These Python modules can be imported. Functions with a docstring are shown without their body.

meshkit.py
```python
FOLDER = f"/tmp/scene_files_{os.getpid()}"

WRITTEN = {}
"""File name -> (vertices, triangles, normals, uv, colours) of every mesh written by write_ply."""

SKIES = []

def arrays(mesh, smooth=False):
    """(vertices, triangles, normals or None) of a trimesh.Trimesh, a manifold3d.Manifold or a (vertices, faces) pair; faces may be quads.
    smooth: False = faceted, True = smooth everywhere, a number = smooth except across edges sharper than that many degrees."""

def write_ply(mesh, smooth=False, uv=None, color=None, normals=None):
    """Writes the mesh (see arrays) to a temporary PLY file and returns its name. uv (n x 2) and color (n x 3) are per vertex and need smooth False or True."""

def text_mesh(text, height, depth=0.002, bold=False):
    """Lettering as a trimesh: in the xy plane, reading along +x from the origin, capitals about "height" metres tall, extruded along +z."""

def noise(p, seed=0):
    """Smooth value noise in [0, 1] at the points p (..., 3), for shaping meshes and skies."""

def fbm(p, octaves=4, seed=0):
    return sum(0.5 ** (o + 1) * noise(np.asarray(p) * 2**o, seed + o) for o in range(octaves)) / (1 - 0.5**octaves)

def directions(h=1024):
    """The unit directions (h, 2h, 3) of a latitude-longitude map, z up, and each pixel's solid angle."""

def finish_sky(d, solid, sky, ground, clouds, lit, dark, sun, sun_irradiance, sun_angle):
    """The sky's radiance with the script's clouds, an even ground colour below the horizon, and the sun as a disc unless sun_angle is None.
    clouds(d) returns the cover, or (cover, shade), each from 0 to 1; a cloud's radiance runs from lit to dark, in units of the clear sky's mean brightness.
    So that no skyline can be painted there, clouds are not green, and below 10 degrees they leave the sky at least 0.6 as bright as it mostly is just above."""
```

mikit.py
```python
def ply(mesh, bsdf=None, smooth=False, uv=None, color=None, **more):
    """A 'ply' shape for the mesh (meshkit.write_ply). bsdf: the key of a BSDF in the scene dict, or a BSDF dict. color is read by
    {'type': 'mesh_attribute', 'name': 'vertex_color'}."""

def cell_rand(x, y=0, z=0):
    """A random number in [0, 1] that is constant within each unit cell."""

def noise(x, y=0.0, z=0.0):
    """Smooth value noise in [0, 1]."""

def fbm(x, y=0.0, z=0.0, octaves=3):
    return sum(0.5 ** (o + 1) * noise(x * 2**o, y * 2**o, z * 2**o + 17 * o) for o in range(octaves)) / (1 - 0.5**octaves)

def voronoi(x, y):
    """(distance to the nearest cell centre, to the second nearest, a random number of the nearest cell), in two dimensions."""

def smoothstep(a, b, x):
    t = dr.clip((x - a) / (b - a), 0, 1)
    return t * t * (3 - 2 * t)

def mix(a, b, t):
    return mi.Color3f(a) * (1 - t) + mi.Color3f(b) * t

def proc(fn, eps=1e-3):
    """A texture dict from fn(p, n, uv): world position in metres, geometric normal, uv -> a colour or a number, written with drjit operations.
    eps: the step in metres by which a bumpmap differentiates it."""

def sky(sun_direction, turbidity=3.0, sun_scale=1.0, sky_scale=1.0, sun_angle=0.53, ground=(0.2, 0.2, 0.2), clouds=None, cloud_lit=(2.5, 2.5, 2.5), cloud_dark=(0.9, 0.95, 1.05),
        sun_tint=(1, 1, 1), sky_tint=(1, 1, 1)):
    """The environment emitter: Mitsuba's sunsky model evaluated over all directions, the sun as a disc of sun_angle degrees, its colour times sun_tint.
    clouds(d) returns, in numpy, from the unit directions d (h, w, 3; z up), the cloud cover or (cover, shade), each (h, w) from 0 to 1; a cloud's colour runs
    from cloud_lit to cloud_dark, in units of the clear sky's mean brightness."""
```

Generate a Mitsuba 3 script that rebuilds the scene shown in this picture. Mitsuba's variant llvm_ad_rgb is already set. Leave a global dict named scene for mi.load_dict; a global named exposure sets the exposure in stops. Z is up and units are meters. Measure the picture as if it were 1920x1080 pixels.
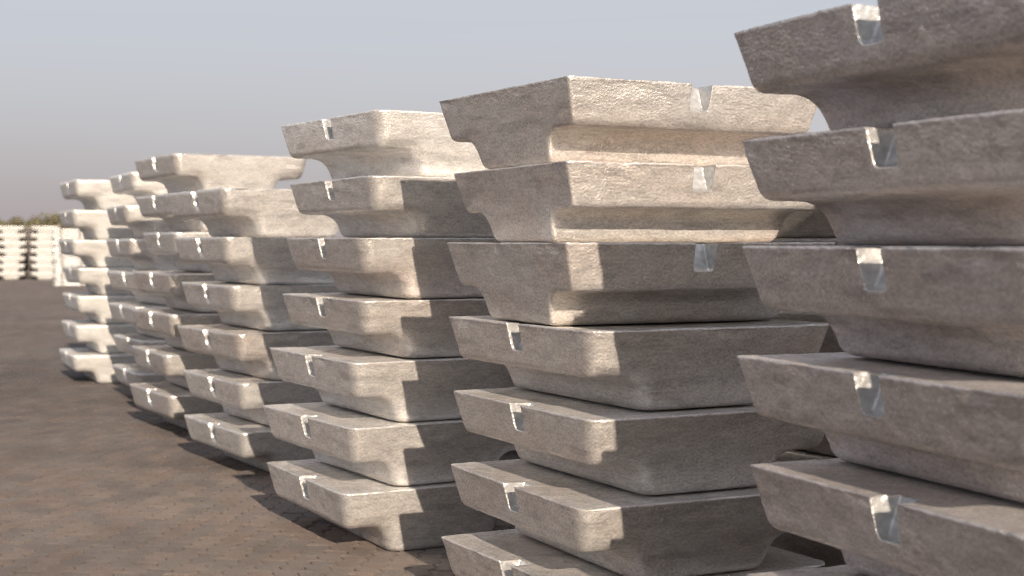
import math
import numpy as np
import drjit as dr
import trimesh
import mitsuba as mi
import mikit
import meshkit

T = mi.ScalarTransform4f
H = 0.29                       # height of one ingot, metres
scene, labels = {'type': 'scene'}, {}

# ------------------------------------------------------------------ camera, sky, exposure
CAM_H = 4.951 * H
PITCH = 0.0314
scene['camera'] = {
    'type': 'thinlens', 'fov': 38.393, 'fov_axis': 'x',
    'aperture_radius': 0.0085, 'focus_distance': 5.35,
    'near_clip': 0.05, 'far_clip': 6000.0,
    'to_world': T().look_at(origin=[0, 0, CAM_H], target=[0, math.cos(PITCH), CAM_H - math.sin(PITCH)], up=[0, 0, 1]),
}
SUN = (0.284, -0.958, 0.385)


def haze_cover(d):
    """thin haze veil: dense near the horizon, clearing upwards"""
    up = np.clip(d[..., 2], 0, 1)
    el = np.degrees(np.arcsin(up))
    n = meshkit.fbm(np.stack([d[..., 0] * 3, d[..., 1] * 3, d[..., 2] * 9], -1), 3, seed=4)
    anti = np.clip(-(d[..., 0] * SUN[0] + d[..., 1] * SUN[1]), 0, 1)       # the haze is darkest opposite the sun
    cover = 0.55 + 0.42 * np.exp(-(el / 9.0) ** 1.3) + 0.06 * (n - 0.5)
    to_sun = d @ (np.array(SUN) / np.linalg.norm(SUN))
    away = 0.56 * (1 - np.clip((to_sun + 0.75) / 1.6, 0, 1) ** 1.5)         # haze scatters forward: brighter towards the sun
    shade = 1 - (1 - away) * (1 - np.exp(-(el / 6.5) ** 1.6) * (0.40 + 0.60 * anti ** 8))
    return np.clip(cover, 0, 1), np.clip(shade, 0, 1)


scene['sky'] = mikit.sky(SUN, turbidity=3, sun_scale=1.0, sky_scale=1.0, ground=(0.16, 0.12, 0.09), sun_tint=(1.0, 1.13, 1.55),
                         clouds=haze_cover, cloud_lit=(2.68, 2.58, 2.68), cloud_dark=(1.14, 0.98, 1.01))
exposure = 2.38


# ------------------------------------------------------------------ materials
def ingot_colour(base, warm, k):
    base, warm = tuple(map(float, base)), tuple(map(float, warm))

    def fn(p, n, uv):
        big = mikit.fbm(p.x * 4 + k, p.y * 4, p.z * 6, 3)
        mid = mikit.fbm(p.x * 24, p.y * 24 + k, p.z * 34, 4)
        streak = mikit.noise(p.x * 10, p.y * 10, p.z * 130 + k)
        grit = mikit.fbm(p.x * 130, p.y * 130, p.z * 150, 3)
        c = mikit.mix(mi.Color3f(*base), mi.Color3f(*warm), mikit.smoothstep(0.35, 0.7, big))
        f = 0.36 + 0.44 * mid + 0.12 * streak + 0.78 * grit
        # dull oxide bands; bright glints of rubbed scratches painted into the colour
        band = mikit.smoothstep(0.55, 0.75, mikit.fbm(p.x * 6 + 3, p.y * 6 + k, p.z * 22, 4))
        w = p.x * 0.7 + p.y * 0.7
        scratch_glint = mikit.smoothstep(0.74, 0.86, mikit.noise((p.x - p.z * 0.35) * 230, (p.y + p.z * 0.1) * 230, p.z * 50 + w * 5))
        glint_zone = mikit.smoothstep(0.45, 0.65, mikit.fbm(p.x * 6 + 9, p.y * 6, p.z * 6 + k, 2))
        c = c * f * (1 - 0.20 * band)
        return mikit.mix(c, mi.Color3f(0.80, 0.78, 0.75), scratch_glint * glint_zone * 0.8)
    return fn


def ingot_rough(p, n, uv):
    return 0.28 + 0.26 * mikit.fbm(p.x * 24, p.y * 24, p.z * 40, 3)


def ingot_bump(p, n, uv):
    a = mikit.fbm(p.x * 70, p.y * 70, p.z * 85, 2)
    m = mikit.noise(p.x * 150, p.y * 150, p.z * 160)
    b = mikit.noise(p.x * 290, p.y * 290, p.z * 290)
    s = mikit.noise(p.x * 9, p.y * 9, p.z * 130)
    return 0.0016 * a + 0.0020 * m + 0.0014 * b + 0.0005 * s


def cast_metal(base, warm, k, bump=1.0, metallic=0.62):
    m = {'type': 'principled', 'base_color': mikit.proc(ingot_colour(base, warm, k)), 'metallic': metallic,
         'roughness': mikit.proc(ingot_rough), 'specular': 0.5}
    return {'type': 'bumpmap', 'arbitrary': mikit.proc(ingot_bump, eps=0.0012), 'scale': bump, 'bsdf': m}


scene['metal_grey'] = cast_metal((0.66, 0.64, 0.615), (0.62, 0.59, 0.56), 0.0, bump=0.6)
scene['metal_brown'] = cast_metal((0.60, 0.575, 0.545), (0.57, 0.525, 0.49), 7.3, bump=0.7)
scene['metal_pale'] = cast_metal((0.84, 0.825, 0.80), (0.80, 0.775, 0.74), 15.1, bump=0.6)
scene['metal_dull'] = cast_metal((0.54, 0.51, 0.495), (0.50, 0.46, 0.44), 23.7, bump=0.45)
scene['metal_gap_shade'] = cast_metal((0.14, 0.13, 0.125), (0.12, 0.105, 0.095), 40.0)  # dark base colour stands in for shade between the far stacks
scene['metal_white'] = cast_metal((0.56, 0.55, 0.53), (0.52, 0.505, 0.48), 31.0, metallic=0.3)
scene['notch_metal'] = {'type': 'bumpmap', 'arbitrary': mikit.proc(lambda p, n, uv: 0.0022 * mikit.fbm(p.x * 80, p.y * 80, p.z * 80, 2)), 'scale': 1.0,
                        'bsdf': {'type': 'principled', 'base_color': mikit.proc(lambda p, n, uv: mi.Color3f(0.64, 0.64, 0.635) * (0.55 + 0.45 * mikit.fbm(p.x * 60, p.y * 60, p.z * 60, 3))),
                                 'metallic': 0.6, 'roughness': 0.38}}


def paver_tone(p):
    tone = mikit.fbm(p.x * 0.9, p.y * 0.9, 3.0, 3)
    dust = mikit.fbm(p.x * 6, p.y * 6, 9.0, 3)
    c = mikit.mix(mi.Color3f(0.108, 0.090, 0.079), mi.Color3f(0.150, 0.124, 0.108), tone)
    c = c * (0.8 + 0.4 * dust)
    stain = mikit.smoothstep(0.56, 0.74, mikit.fbm(p.x * 1.7 + 5, p.y * 0.8, 1.0, 3))
    far_tone = mikit.smoothstep(6.5, 15.0, p.y + 1.5 * mikit.noise(p.x * 0.5, p.y * 0.5, 4.0))      # tone turns darker and greyer farther off
    return mikit.mix(c, c * mi.Color3f(0.66, 0.69, 0.73), far_tone) * (1 - 0.15 * stain)


def paver_fn(tint):
    def fn(p, n, uv):
        grit = mikit.noise(p.x * 260, p.y * 260, 2.0)
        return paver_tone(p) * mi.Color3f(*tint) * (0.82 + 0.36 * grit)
    return fn


def far_ground(p, n, uv):
    """sand between the pavers close by; farther off the pavers themselves, too small to pick apart"""
    far = mikit.smoothstep(24.0, 27.0, p.y)
    w, l = 0.1125, 0.225
    row = dr.floor(p.x / w)
    cell = mikit.cell_rand(row, dr.floor(p.y / l + 0.5 * (row - 2 * dr.floor(row * 0.5))), 3)
    grit = mikit.noise(p.x * 200, p.y * 200, 0)
    sand = mikit.mix(mi.Color3f(0.095, 0.078, 0.066), mi.Color3f(0.22, 0.18, 0.145), mikit.smoothstep(0.58, 0.80, mikit.fbm(p.x * 4, p.y * 4, 8.0, 3))) * (0.75 + 0.5 * grit)
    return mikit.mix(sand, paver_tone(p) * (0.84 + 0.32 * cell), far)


PT = [(1, 1, 1), (1.09, 1.07, 1.05), (0.90, 0.92, 0.94), (1.04, 0.99, 0.96), (0.96, 0.99, 1.0)]
for i, t in enumerate(PT):
    scene[f'paver_skin_{i}'] = {'type': 'bumpmap', 'arbitrary': mikit.proc(lambda p, n, uv: 0.0015 * mikit.fbm(p.x * 90, p.y * 90, 5.0, 2)), 'scale': 1.0,
                                'bsdf': {'type': 'principled', 'base_color': mikit.proc(paver_fn(t)), 'roughness': 0.8, 'specular': 0.3}}
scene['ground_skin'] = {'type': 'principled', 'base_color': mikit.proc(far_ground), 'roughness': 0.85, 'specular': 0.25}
scene['leaf_skin'] = {'type': 'twosided', 'bsdf': {'type': 'principled', 'base_color': mikit.proc(lambda p, n, uv: mikit.mix((0.16, 0.14, 0.08), (0.10, 0.095, 0.05), mikit.noise(p.x * .8, p.y * .8, p.z * .8))), 'roughness': 0.7}}  # pale dusty olive stands in for distance haze in the leaf colour
scene['bark_skin'] = {'type': 'principled', 'base_color': {'type': 'rgb', 'value': [0.16, 0.12, 0.09]}, 'roughness': 0.9}
scene['bundle_metal'] = cast_metal((0.52, 0.52, 0.51), (0.49, 0.48, 0.465), 3.0, metallic=0.4)
scene['strap_skin'] = {'type': 'principled', 'base_color': {'type': 'rgb', 'value': [0.10, 0.09, 0.08]}, 'roughness': 0.5}
scene['tag_skin'] = {'type': 'principled', 'base_color': {'type': 'rgb', 'value': [0.80, 0.62, 0.22]}, 'roughness': 0.6}

# ------------------------------------------------------------------ the ingot shape (signed distance, unit = ingot height)
L, W, HW, DW, EI, SB = 3.83, 3.60, 0.578, 0.133, 0.263, 0.857


def smax(a, b, k):
    h = np.maximum(k - np.abs(a - b), 0) / k
    return np.maximum(a, b) + h * h * k * 0.25


def smin(a, b, k):
    return -smax(-a, -b, k)


def ingot_sdf(x, y, z, corner):
    down = 1 - z
    end = (np.abs(x) - (L / 2 - EI * down)) * 0.967
    wing = (np.abs(y) - (W / 2 - DW / HW * down)) * 0.974
    dish = 0.028 * np.clip(1 - (x / (L / 2)) ** 4, 0, 1) * np.clip(1 - (y / (W / 2)) ** 4, 0, 1)
    top = z - 1 + dish
    slab = smax(wing, (1 - HW) - z, 0.11)
    stem = (np.abs(y) - (SB + 0.05 + 0.28 * z)) * 0.96
    prof = smin(slab, stem, 0.26)
    # plan corner: rounded more for the round-cornered moulds
    # (the far end of the round-cornered moulds is sharper)
    body = smax(prof, end, np.where(x > 0, corner, np.minimum(corner, 0.07)))
    body = smax(body, -z, 0.10)
    slot = np.clip((z - 0.655) / 0.345, 0, 1)
    depth = 0.10 + 0.22 * slot
    back = (W / 2 - DW / HW * down) - depth
    n1 = smax(np.abs(x) - (0.140 + 0.016 * slot), back - np.abs(y), 0.015)
    notch = smax(n1, 0.655 - z, 0.06)
    return np.maximum(smax(body, top, 0.012), -notch), notch


def surface_nets(step, corner):
    def axis(a, b, fine):
        # a rectilinear grid, finer round the lifting notches
        out = [a]
        while out[-1] < b:
            out.append(out[-1] + (step * 0.45 if fine(out[-1]) and step < 0.04 else step))
        return np.array(out)
    xs = axis(-(L / 2 + 0.08), L / 2 + 0.08, lambda t: -0.24 < t < 0.20)
    ys = axis(-(W / 2 + 0.08), W / 2 + 0.08, lambda t: t < -(W / 2 - 0.16) or t > W / 2 - 0.2)
    zs = axis(-0.055, 1.065, lambda t: 0.62 < t)
    nx, ny, nz = len(xs) - 1, len(ys) - 1, len(zs) - 1
    g = np.stack(np.meshgrid(xs, ys, zs, indexing='ij'), -1)
    d = ingot_sdf(g[..., 0], g[..., 1], g[..., 2], corner)[0]
    ins = d < 0
    num = np.zeros((nx, ny, nz, 3))
    cnt = np.zeros((nx, ny, nz))
    for ax in range(3):
        a = [slice(None)] * 3
        b = [slice(None)] * 3
        a[ax], b[ax] = slice(0, -1), slice(1, None)
        a, b = tuple(a), tuple(b)
        cross = ins[a] != ins[b]
        t = np.where(cross, d[a] / np.where(cross, d[a] - d[b], 1), 0)
        p = g[a] + t[..., None] * (g[b] - g[a])
        p = np.where(cross[..., None], p, 0)
        o = [k for k in range(3) if k != ax]
        for i in (0, 1):
            for j in (0, 1):
                s = [slice(None)] * 3
                s[o[0]] = slice(i, i + d.shape[o[0]] - 1)
                s[o[1]] = slice(j, j + d.shape[o[1]] - 1)
                num += p[tuple(s)]
                cnt += cross[tuple(s)]
    used = cnt > 0
    idx = np.full(used.shape, -1)
    idx[used] = np.arange(used.sum())
    v = num[used] / cnt[used][:, None]
    faces = []
    for ax in range(3):
        a = [slice(None)] * 3
        b = [slice(None)] * 3
        a[ax], b[ax] = slice(0, -1), slice(1, None)
        cross = ins[tuple(a)] != ins[tuple(b)]
        flip = ins[tuple(b)]
        u, w = [(1, 2), (2, 0), (0, 1)][ax]
        cut = [slice(None)] * 3
        cut[u] = slice(1, -1)
        cut[w] = slice(1, -1)
        c = np.argwhere(cross[tuple(cut)])
        c[:, u] += 1
        c[:, w] += 1
        f = flip[tuple(c.T)]
        q = []
        for du, dw_ in ((-1, -1), (0, -1), (0, 0), (-1, 0)):
            e = c.copy()
            e[:, u] += du
            e[:, w] += dw_
            q.append(idx[tuple(e.T)])
        q = np.stack(q, 1)
        q[f] = q[f][:, ::-1]
        faces.append(q)
    q = np.vstack(faces)
    tri = np.vstack([q[:, [0, 1, 2]], q[:, [0, 2, 3]]])
    # a few steps towards the true surface, so flat faces are flat
    for _ in range(2):
        e = 1e-3
        f0 = ingot_sdf(v[:, 0], v[:, 1], v[:, 2], corner)[0]
        gr = np.stack([ingot_sdf(*(v + e * np.eye(3)[k]).T, corner)[0] - f0 for k in range(3)], 1) / e
        v = v - 0.8 * np.clip(f0, -step / 2, step / 2)[:, None] * gr / np.maximum((gr ** 2).sum(1, keepdims=True), 0.25)
    n = np.zeros_like(v)
    fn_ = np.cross(v[tri[:, 1]] - v[tri[:, 0]], v[tri[:, 2]] - v[tri[:, 0]])
    for k in range(3):
        np.add.at(n, tri[:, k], fn_)
    n /= np.maximum(np.linalg.norm(n, axis=1, keepdims=True), 1e-12)
    cen = v[tri].mean(1)
    inn = np.abs(ingot_sdf(cen[:, 0], cen[:, 1], cen[:, 2], corner)[1]) < (0.14 if step < 0.04 else 0.3) * step
    inn &= np.abs(cen[:, 0]) < 0.19
    inn &= cen[:, 2] > 0.6
    return v, n, tri[~inn], tri[inn & (cen[:, 1] < 0)], tri[inn & (cen[:, 1] > 0)]


BASE = {}


def base(step, corner):
    if (step, corner) not in BASE:
        BASE[step, corner] = surface_nets(step, corner)
    return BASE[step, corner]


def sub(v, f):
    u, inv = np.unique(f, return_inverse=True)
    return v[u], inv.reshape(f.shape)


def rng_pick(r, ids, n):
    return r.choice(ids, n, replace=False)


count = {}


def numbered(name):
    k = count.get(name, 0)
    count[name] = k + 1
    return name if k == 0 else f'{name}_{k:03d}'


def add_ingot(x, y, deg, z0, thick, kind, step, skin, label, group, seed, name='aluminium_ingot', longer=1.0):
    """one T-shaped ingot; x, y, z0, thick in ingot heights"""
    key = numbered(name)
    v, n, body, na, nb = base(step, {'A': 0.22, 'B': 0.05}[kind])
    off = np.array([seed * 17.3, seed * 5.1, seed * 9.7])
    amp = 0.020 * (meshkit.fbm(v * 1.6 + off, 3, seed) - 0.5) + 0.008 * (meshkit.fbm(v * 9 + off, 3, seed + 9) - 0.5)
    lip = np.exp(-((v[:, 2] - 1) / 0.05) ** 2)
    amp = amp + lip * 0.022 * (meshkit.fbm(v * 14 + off, 2, seed + 4) - 0.40)
    # knocks and chips along the rims
    rg = np.random.default_rng(700 + seed)
    rim = np.flatnonzero((v[:, 2] > 0.93) & (np.maximum(np.abs(v[:, 0]) / (L / 2), np.abs(v[:, 1]) / (W / 2)) > 0.97))
    dents = np.zeros(len(v))
    for c in rng_pick(rg, rim, 7):
        q = (v - v[c]) * [1 / rg.uniform(0.09, 0.22), 1 / rg.uniform(0.09, 0.22), 1 / rg.uniform(0.06, 0.10)]
        dents = np.maximum(dents, rg.uniform(0.006, 0.018) * np.exp(-(q ** 2).sum(1)))
    flat = np.clip((0.03 - v[:, 2]) / 0.03, 0, 1)
    top = np.clip((n[:, 2] - 0.7) / 0.3, 0, 1) * (v[:, 2] > 0.9)
    amp = amp * (1 - flat) * (1 - 0.6 * top)
    p = v + n * (amp - dents)[:, None]
    th = math.radians(deg)
    a, b = np.array([math.cos(th), -math.sin(th)]), np.array([math.sin(th), math.cos(th)])
    if kind == 'B':
        a, b = b, -a
    p[:, 0] *= longer
    w = np.empty_like(p)
    w[:, :2] = (np.array([x, y]) + p[:, :1] * a + p[:, 1:2] * b) * H
    w[:, 2] = (z0 + p[:, 2] * (1 + thick)) * H
    for part, f, m in (('body', body, skin), ('lifting_notch', na, 'notch_metal'), ('lifting_notch_001', nb, 'notch_metal')):
        if len(f):
            scene[f'{key}__{part}'] = mikit.ply(sub(w, f), m, smooth=True)
    labels[key] = {'label': label, 'category': 'metal ingot', 'group': group}
    return key


# ------------------------------------------------------------------ the row of stacks (from bottom to top: kind, x, y, turn, extra thickness)
STACKS = {
    's0': [('A', 4.56, 12.07, 68.1, -0.04), ('A', 4.54, 12.16, 67.5, -0.03), ('A', 4.56, 12.15, 67.8, 0.008), ('A', 4.45, 12.24, 68.0, -0.023),
           ('A', 4.45, 12.09, 69.4, 0.0), ('A', 4.52, 12.34, 65.8, -0.043), ('A', 4.41, 12.23, 67.7, -0.03)],
    's1': [('A', 1.5, 19.04, 62.0, -0.051), ('A', 1.58, 18.97, 64.7, -0.017), ('A', 1.64, 19.15, 63.3, -0.01), ('A', 1.59, 19.34, 62.2, 0.003),
           ('B', 1.59, 19.37, 64.9, 0.017), ('B', 1.65, 19.83, 65.7, -0.031), ('B', 1.5, 19.75, 62.0, -0.014)],
    's2': [('A', -1.89, 25.11, 62.6, 0.048), ('A', -1.89, 25.11, 59.6, 0.026), ('A', -1.8, 25.12, 61.2, 0.01), ('A', -1.62, 25.24, 62.4, -0.049),
           ('A', -1.59, 25.35, 63.7, -0.018), ('A', -1.46, 25.19, 62.1, -0.043), ('A', -1.53, 25.13, 58.0, 0.005)],
    'sA': [('A', -5.0, 32.74, 59.8, 0.005), ('A', -5.0, 32.71, 59.8, 0.027), ('A', -5.09, 32.64, 58.8, 0.026), ('A', -5.12, 32.85, 62.0, -0.019),
           ('A', -5.24, 32.75, 61.7, 0.013), ('A', -5.31, 32.64, 60.4, 0.001)],
    'sB': [('A', -7.97, 39.26, 60.8, 0.091), ('A', -8.01, 39.4, 63.5, 0.019), ('A', -7.82, 38.94, 61.6, 0.036), ('A', -7.82, 39.04, 62.0, 0.018),
           ('A', -7.65, 39.22, 64.6, 0.032), ('A', -7.8, 39.33, 62.5, -0.028), ('A', -7.78, 39.24, 61.0, -0.001)],
    'sC': [('A', -10.5, 46.53, 64.7, 0.004), ('A', -10.34, 46.32, 60.9, -0.012), ('A', -10.53, 46.26, 63.4, 0.017), ('A', -10.48, 46.33, 59.7, 0.021),
           ('A', -10.65, 46.4, 64.6, 0.012), ('A', -10.67, 46.3, 67.1, 0.006), ('A', -10.55, 46.4, 65.3, -0.005)],
    'sD': [('A', -14.28, 53.01, 66.1, 0.029), ('A', -14.23, 53.17, 66.2, 0.032), ('A', -14.22, 53.31, 66.0, 0.011), ('A', -14.16, 53.19, 65.6, -0.025),
           ('A', -14.33, 53.22, 66.0, -0.022), ('A', -14.3, 53.18, 66.3, 0.034), ('A', -14.2, 53.09, 65.4, 0.041)],
}
STEP = {'s0': 0.036, 's1': 0.030, 's2': 0.036, 'sA': 0.055, 'sB': 0.06, 'sC': 0.07, 'sD': 0.07}
WHERE = {
    's0': 'stack cut off by the right edge',
    's1': 'large middle stack',
    's2': 'third stack from right',
    'sA': 'six-high stack',
    'sB': 'fifth stack from right',
    'sC': 'stack just right of the leftmost',
    'sD': 'leftmost stack of the row',
}
SKINS = {
    's0': ['dull', 'dull', 'dull', 'dull', 'dull', 'dull', 'dull'],
    's1': ['brown', 'brown', 'brown', 'brown', 'brown', 'brown', 'brown'],
    's2': ['grey', 'grey', 'grey', 'brown', 'brown', 'grey', 'pale'],
    'sA': ['grey', 'grey', 'brown', 'grey', 'grey', 'grey'],
    'sB': ['brown', 'brown', 'brown', 'brown', 'grey', 'grey', 'grey'],
    'sC': ['grey', 'grey', 'grey', 'grey', 'grey', 'grey', 'pale'],
    'sD': ['white'] * 7,
}
LOOK = {'grey': 'grey', 'brown': 'brownish grey', 'pale': 'whitish', 'dull': 'dull dark grey', 'white': 'pale grey'}
ORD = ['bottom', 'second from bottom', 'third from bottom', 'middle', 'third from top', 'second from top', 'topmost']
ORD6 = ['bottom', 'second from bottom', 'third from bottom', 'third from top', 'second from top', 'topmost']
seed = 1
for s, rows in STACKS.items():
    z = 0.0
    for i, (kind, x, y, deg, th) in enumerate(rows):
        where = (ORD6 if len(rows) == 6 else ORD)[i]
        turn = ' turned crosswise,' if kind == 'B' else ','
        add_ingot(x, y, deg, z, th, kind, STEP[s], 'metal_' + SKINS[s][i],
                  f'{LOOK[SKINS[s][i]]} ingot{turn} {where} in the {WHERE[s]}', 'ingots stacked in the long row', seed,
                  longer=1.045 if s == 's0' else 1.0)
        z += 1 + th
        seed += 1

# second row, seen through gaps (nearest stack unseen, added to shade the next)
rng = np.random.default_rng(5)
SECOND = [((7.3, 15.0), 7, 'A', 'added shading stack past the right edge'),
          ((5.55, 21.5), 6, 'B', 'shaded second-row stack behind the nearest'),
          ((4.2, 28.3), 6, 'A', 'shaded second-row stack behind the middle one'),
          ((1.0, 35.3), 6, 'A', 'shaded second-row stack behind the third')]
for (bx, by), high, kind, where in SECOND:
    for i in range(high):
        add_ingot(bx + rng.normal(0, .08), by + rng.normal(0, .08), 63 + rng.normal(0, 1.5), i, 0.0, kind, 0.08, 'metal_brown',
                  f'brown ingot, {(ORD if high == 7 else ORD6)[i]} of the {where}', 'ingots of the second row behind', seed)
        seed += 1

# far block of stacks across the yard; back ones added, dark for gap shade
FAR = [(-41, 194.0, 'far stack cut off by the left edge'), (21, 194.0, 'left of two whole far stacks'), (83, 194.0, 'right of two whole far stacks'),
       (-12, 200.5, 'added shade-dark stack behind the cut-off one'), (50, 200.5, 'added shade-dark stack behind the gap')]
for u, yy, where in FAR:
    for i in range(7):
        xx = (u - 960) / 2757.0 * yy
        add_ingot(xx + rng.normal(0, .1), yy + rng.normal(0, .1), 71.5 + rng.normal(0, 1.0), i, 0.0, 'A', 0.10, 'metal_white' if yy < 197 else 'metal_gap_shade',
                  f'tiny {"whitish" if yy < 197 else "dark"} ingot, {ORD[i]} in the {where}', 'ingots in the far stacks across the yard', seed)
        seed += 1

# ------------------------------------------------------------------ bundles of small ingots beside the far stacks
def small_ingot(length, w, h):
    s = w / 2
    prof = [(-s, 0.0), (s, 0.0), (s * 0.66, h), (-s * 0.66, h)]
    v = []
    for x0, inset in ((-length / 2, 0), (length / 2, 0)):
        sg = -1 if x0 < 0 else 1
        for (py, pz) in prof:
            v.append((x0 - sg * 0.25 * pz, py, pz))
    v = np.array(v)
    f = [[0, 1, 5], [0, 5, 4], [1, 2, 6], [1, 6, 5], [2, 3, 7], [2, 7, 6], [3, 0, 4], [3, 4, 7], [0, 3, 2], [0, 2, 1], [4, 5, 6], [4, 6, 7]]
    return v, np.array(f)


def box(cx, cy, cz, sx, sy, sz):
    m = trimesh.creation.box((sx, sy, sz))
    m.apply_translation((cx, cy, cz))
    return m


def bundle(u0, depth, z0, layers, label, seed):
    key = numbered('ingot_bundle')
    x = (u0 - 960) / 2757.0 * depth
    m4 = np.array(T().translate([x, depth, z0]).rotate([0, 0, 1], 24).matrix)
    Lb, nb, h = 1.0, 6, 0.118
    wb = 0.86 / nb
    k = 0
    r = np.random.default_rng(seed)
    for l in range(layers):
        for j in range(nb):
            v, f = small_ingot(Lb + r.normal(0, .012), wb * 0.86, h * 0.60)
            v = v + [r.normal(0, .008), (j - (nb - 1) / 2) * wb, l * h]
            scene[f'{key}__small_ingot' + (f'_{k:03d}' if k else '')] = mikit.ply((v @ m4[:3, :3].T + m4[:3, 3], f), 'bundle_metal')
            k += 1
    hh = layers * h
    for q, xs in enumerate((-0.30, 0.30)):
        st = trimesh.util.concatenate([box(xs, -0.44, hh / 2, 0.05, 0.006, hh), box(xs, 0.44, hh / 2, 0.035, 0.006, hh), box(xs, 0, hh + 0.002, 0.035, 0.886, 0.006)])
        st.apply_transform(m4)
        scene[f'{key}__strap' + (f'_{q:03d}' if q else '')] = mikit.ply(st, 'strap_skin')
    labels[key] = {'label': label, 'category': 'ingot bundle', 'group': 'strapped bundles beside the far stacks'}


bundle(131, 49.0, 0.0, 8, 'lower strapped bundle of shiny bar ingots beside the far stacks', 1)
bundle(129, 49.0, 0.955, 8, 'upper strapped bundle of shiny bar ingots beside the far stacks', 2)

# ------------------------------------------------------------------ pavement
gx, gy = 3000.0, 3000.0
gv = np.array([[-gx, -40, -0.006], [gx, -40, -0.006], [gx, gy, -0.006], [-gx, gy, -0.006]])
scene['pavement'] = mikit.ply((gv, np.array([[0, 1, 2], [0, 2, 3]])), 'ground_skin')
labels['pavement'] = {'label': 'wide yard paved with brown interlocking zigzag pavers', 'category': 'pavement', 'kind': 'structure'}

PW, PL, GAP, CH = 0.1125, 0.225, 0.0045, 0.010


def zig(t):                     # zigzag of the long sides, period PL / 2
    u = (t / (PL / 2)) % 1.0
    return 0.014 * (1 - 4 * np.abs(u - 0.5))


def ends(s):                    # wave of the short sides, zero at both corners
    return 0.005 * np.sin(2 * np.pi * s)


def paver_outline():
    ts = np.linspace(0, 1, 9)
    pts = [(s * PW + zig(0.0), ends(s)) for s in (0, 0.25, 0.75)]
    pts += [(PW + zig(t * PL), t * PL) for t in ts[:-1]]
    pts += [(s * PW + zig(PL), PL + ends(s)) for s in (1, 0.75, 0.25)]
    pts += [(zig(t * PL), t * PL) for t in ts[::-1][:-1]]
    return np.array(pts)


OUT = paver_outline()
import shapely
POLY = shapely.Polygon(OUT)


def ring(poly):
    c = np.array(poly.exterior.coords)[:-1]
    return c if shapely.Polygon(c).exterior.is_ccw else c[::-1]


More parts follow.
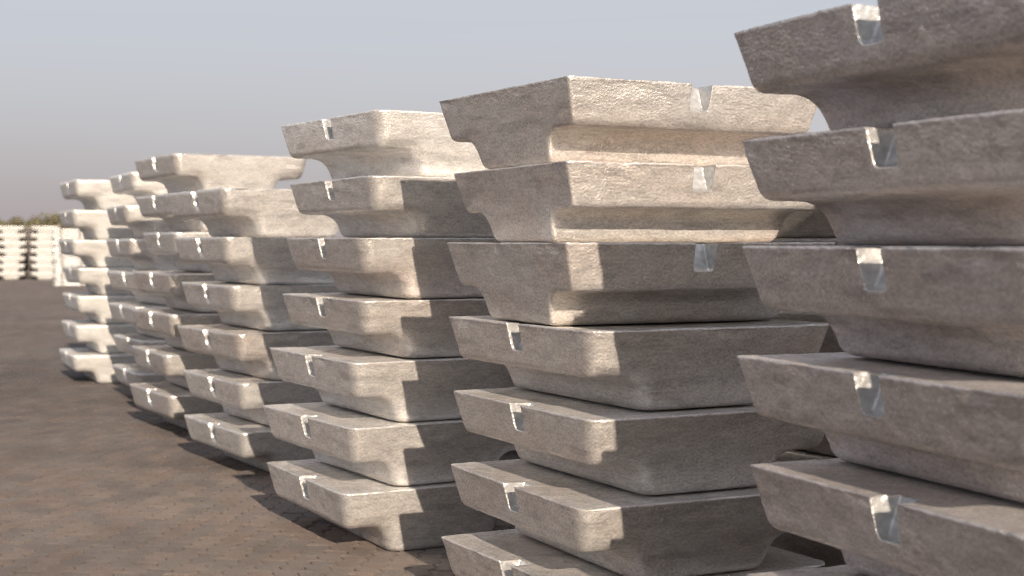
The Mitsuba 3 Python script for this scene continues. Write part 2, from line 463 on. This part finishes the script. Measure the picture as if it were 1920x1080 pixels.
def paver_mesh():
    """chamfered top and short sides, no underside (it lies in the bed)"""
    c = OUT.mean(0)
    nrm = np.roll(OUT, -1, 0) - np.roll(OUT, 1, 0)
    nrm = np.stack([nrm[:, 1], -nrm[:, 0]], 1)
    nrm /= np.linalg.norm(nrm, axis=1, keepdims=True)
    o = OUT - nrm * GAP / 2
    i = OUT - nrm * (GAP / 2 + CH)
    n = len(OUT)
    v = np.vstack([np.c_[o, np.full(n, -0.012)], np.c_[o, np.full(n, -0.0045)], np.c_[i, np.zeros(n)]])
    tv, tf = trimesh.creation.triangulate_polygon(shapely.Polygon(i), engine='earcut')
    k = np.arange(n)
    j = (k + 1) % n
    f = [np.stack([k, j, j + n], 1), np.stack([k, j + n, k + n], 1), np.stack([k + n, j + n, j + 2 * n], 1), np.stack([k + n, j + 2 * n, k + 2 * n], 1)]
    tf = np.array(tf)
    e1, e2 = tv[tf[:, 1]] - tv[tf[:, 0]], tv[tf[:, 2]] - tv[tf[:, 0]]
    ar = e1[:, 0] * e2[:, 1] - e1[:, 1] * e2[:, 0]
    tf[ar < 0] = tf[ar < 0][:, ::-1]
    # triangulation may renumber: match by position
    lut = np.array([np.argmin(((i - q) ** 2).sum(1)) for q in tv])
    f.append(lut[tf] + 2 * n)
    v[:, :2] -= [PW / 2, PL / 2]
    return v, np.vstack(f)


PV, PF = paver_mesh()
ROT = math.radians(-7)
RC, RS = math.cos(ROT), math.sin(ROT)
cols, rows_ = np.meshgrid(np.arange(-110, 90), np.arange(-60, 160), indexing='ij')
cols, rows_ = cols.ravel(), rows_.ravel()
lx = (cols + 0.5) * PW
ly = (rows_ + 0.5 + 0.5 * (cols % 2)) * PL
cx = lx * RC - ly * RS
cy = lx * RS + ly * RC
keep = (cy > 3.2) & (cy < 25.5) & (cx > -0.36 * cy - 0.8) & (cx < np.maximum(2.2, 0.25 * cy) - 0.12 * cy)
cx, cy = cx[keep], cy[keep]
rng = np.random.default_rng(11)
dz = rng.normal(0, 0.0011, len(cx)) + 0.003 * (meshkit.fbm(np.stack([cx * .8, cy * .8, 0 * cx], 1), 2) - 0.5) + 0.0005
tilt = rng.normal(0, 0.018, (len(cx), 2))
spin = rng.normal(0, 0.012, len(cx)) + ROT
skin = rng.integers(0, 5, len(cx))


def placed(i):
    v = PV.copy()
    v[:, 2] += v[:, 0] * tilt[i, 0] + v[:, 1] * tilt[i, 1] + dz[i]
    c, s = math.cos(spin[i]), math.sin(spin[i])
    return np.c_[v[:, 0] * c - v[:, 1] * s + cx[i], v[:, 0] * s + v[:, 1] * c + cy[i], v[:, 2]]


# in view: depth from the camera, and not under the stacks
uu = 960 + 2757 * cx / cy
vv = 452 + 2757 * CAM_H / cy
inview = (uu > 0) & (uu < 900) & (vv < 1085) & (uu < 350 + (vv - 760) * 1.5)
order = np.argsort(np.where(inview, cy, 1e9))
single = set(order[:min(300, inview.sum())].tolist())
k = 0
for i in order[:len(single)]:
    scene['pavement__paver' + (f'_{k:03d}' if k else '')] = mikit.ply((placed(i), PF), f'paver_skin_{skin[i]}', smooth=20)
    k += 1
k = 0
for sk in range(5):
    ids = [i for i in range(len(cx)) if skin[i] == sk and i not in single]
    vs = np.vstack([placed(i) for i in ids])
    fs = (PF[None] + (np.arange(len(ids)) * len(PV))[:, None, None]).reshape(-1, 3)
    key = 'pavement__more_pavers' + (f'_{k:03d}' if k else '')
    scene[key] = mikit.ply((vs, fs), f'paver_skin_{sk}')
    labels[key] = {'kind': 'stuff'}
    k += 1

# ------------------------------------------------------------------ trees along the far side of the yard
def tree(x, y, h, wid, seed, label):
    key = numbered('tree')
    r = np.random.default_rng(seed)
    tr = []
    p0 = np.array([x, y, -0.05])
    lean = r.normal(0, .06, 2)
    top = np.array([x + lean[0] * h, y + lean[1] * h, h * 0.55])
    from trimesh.creation import cylinder
    def limb(a, b, ra, rb):
        m = cylinder(1.0, 1.0, sections=7)
        v = m.vertices
        t = v[:, 2] + 0.5
        d = (b - a) / np.linalg.norm(b - a)
        e = np.cross(d, [0.3, 0.8, 0.1]); e /= np.linalg.norm(e)
        g = np.cross(d, e)
        rad = (ra + (rb - ra) * t)[:, None]
        return trimesh.Trimesh(a + t[:, None] * (b - a) + rad * (v[:, :1] * e + v[:, 1:2] * g), m.faces, process=False)
    tr.append(limb(p0, top, 0.14, 0.07))
    for q in range(6):
        ang = q * 1.05 + r.uniform(0, .5)
        st = p0 + (top - p0) * r.uniform(.45, .95)
        tr.append(limb(st, st + np.array([math.cos(ang) * wid * .35, math.sin(ang) * wid * .35, h * r.uniform(.15, .35)]), 0.06, 0.02))
    scene[f'{key}__trunk'] = mikit.ply(trimesh.util.concatenate(tr), 'bark_skin')
    clumps = [np.array([x + r.normal(0, wid * .24), y + r.normal(0, wid * .24), h * r.uniform(.35, .92)]) for _ in range(26)]
    n = 2200
    c = np.array([clumps[j] for j in r.integers(0, len(clumps), n)])
    d = r.normal(size=(n, 3)); d /= np.linalg.norm(d, axis=1, keepdims=True)
    pos = c + d * (wid * .16 * r.uniform(.3, 1.0, (n, 1)) ** .5) * [1, 1, .8]
    a = r.normal(size=(n, 3)); a /= np.linalg.norm(a, axis=1, keepdims=True)
    b = np.cross(a, r.normal(size=(n, 3))); b /= np.linalg.norm(b, axis=1, keepdims=True)
    s = r.uniform(.10, .22, (n, 1))
    v = np.stack([pos - a * s, pos + b * s * .5, pos + a * s, pos - b * s * .5], 1).reshape(-1, 3)
    f = (np.array([[0, 1, 2], [0, 2, 3]])[None] + (np.arange(n) * 4)[:, None, None]).reshape(-1, 3)
    scene[f'{key}__crown'] = mikit.ply((v, f), 'leaf_skin')
    labels[key] = {'label': label, 'category': 'tree', 'group': 'trees beyond the far stacks'}


# pixel column, height of the crown above the horizon line, in the photograph; distance in metres
TREES = [(-22, 46, 120, 5, 'olive green bushy tree at the left edge beyond the far stacks'), (6, 44, 124, 4.0, 'low olive tree near the left edge beyond the far stacks'),
         (38, 37, 130, 3.5, 'lowest olive tree in the dip between its neighbours, beyond the far stacks'), (66, 44, 126, 4.5, 'olive tree above the right far stack'),
         (98, 51, 122, 5.5, 'tallest olive tree, just left of the leftmost stack of the row'), (128, 47, 125, 5, 'olive tree half hidden by the leftmost stack of the row'),
         (165, 46, 128, 5, None), (215, 48, 126, 5, None), (270, 45, 130, 5, None)]
for i, (u, up, dist, wid, lab) in enumerate(TREES):
    tree((u - 960) / 2757 * dist, dist, CAM_H + up / 2757 * dist, wid, 40 + i, lab or ['first', 'second', 'third'][i - 6] + ' of the olive trees hidden behind the stacked ingots, counting from the left')
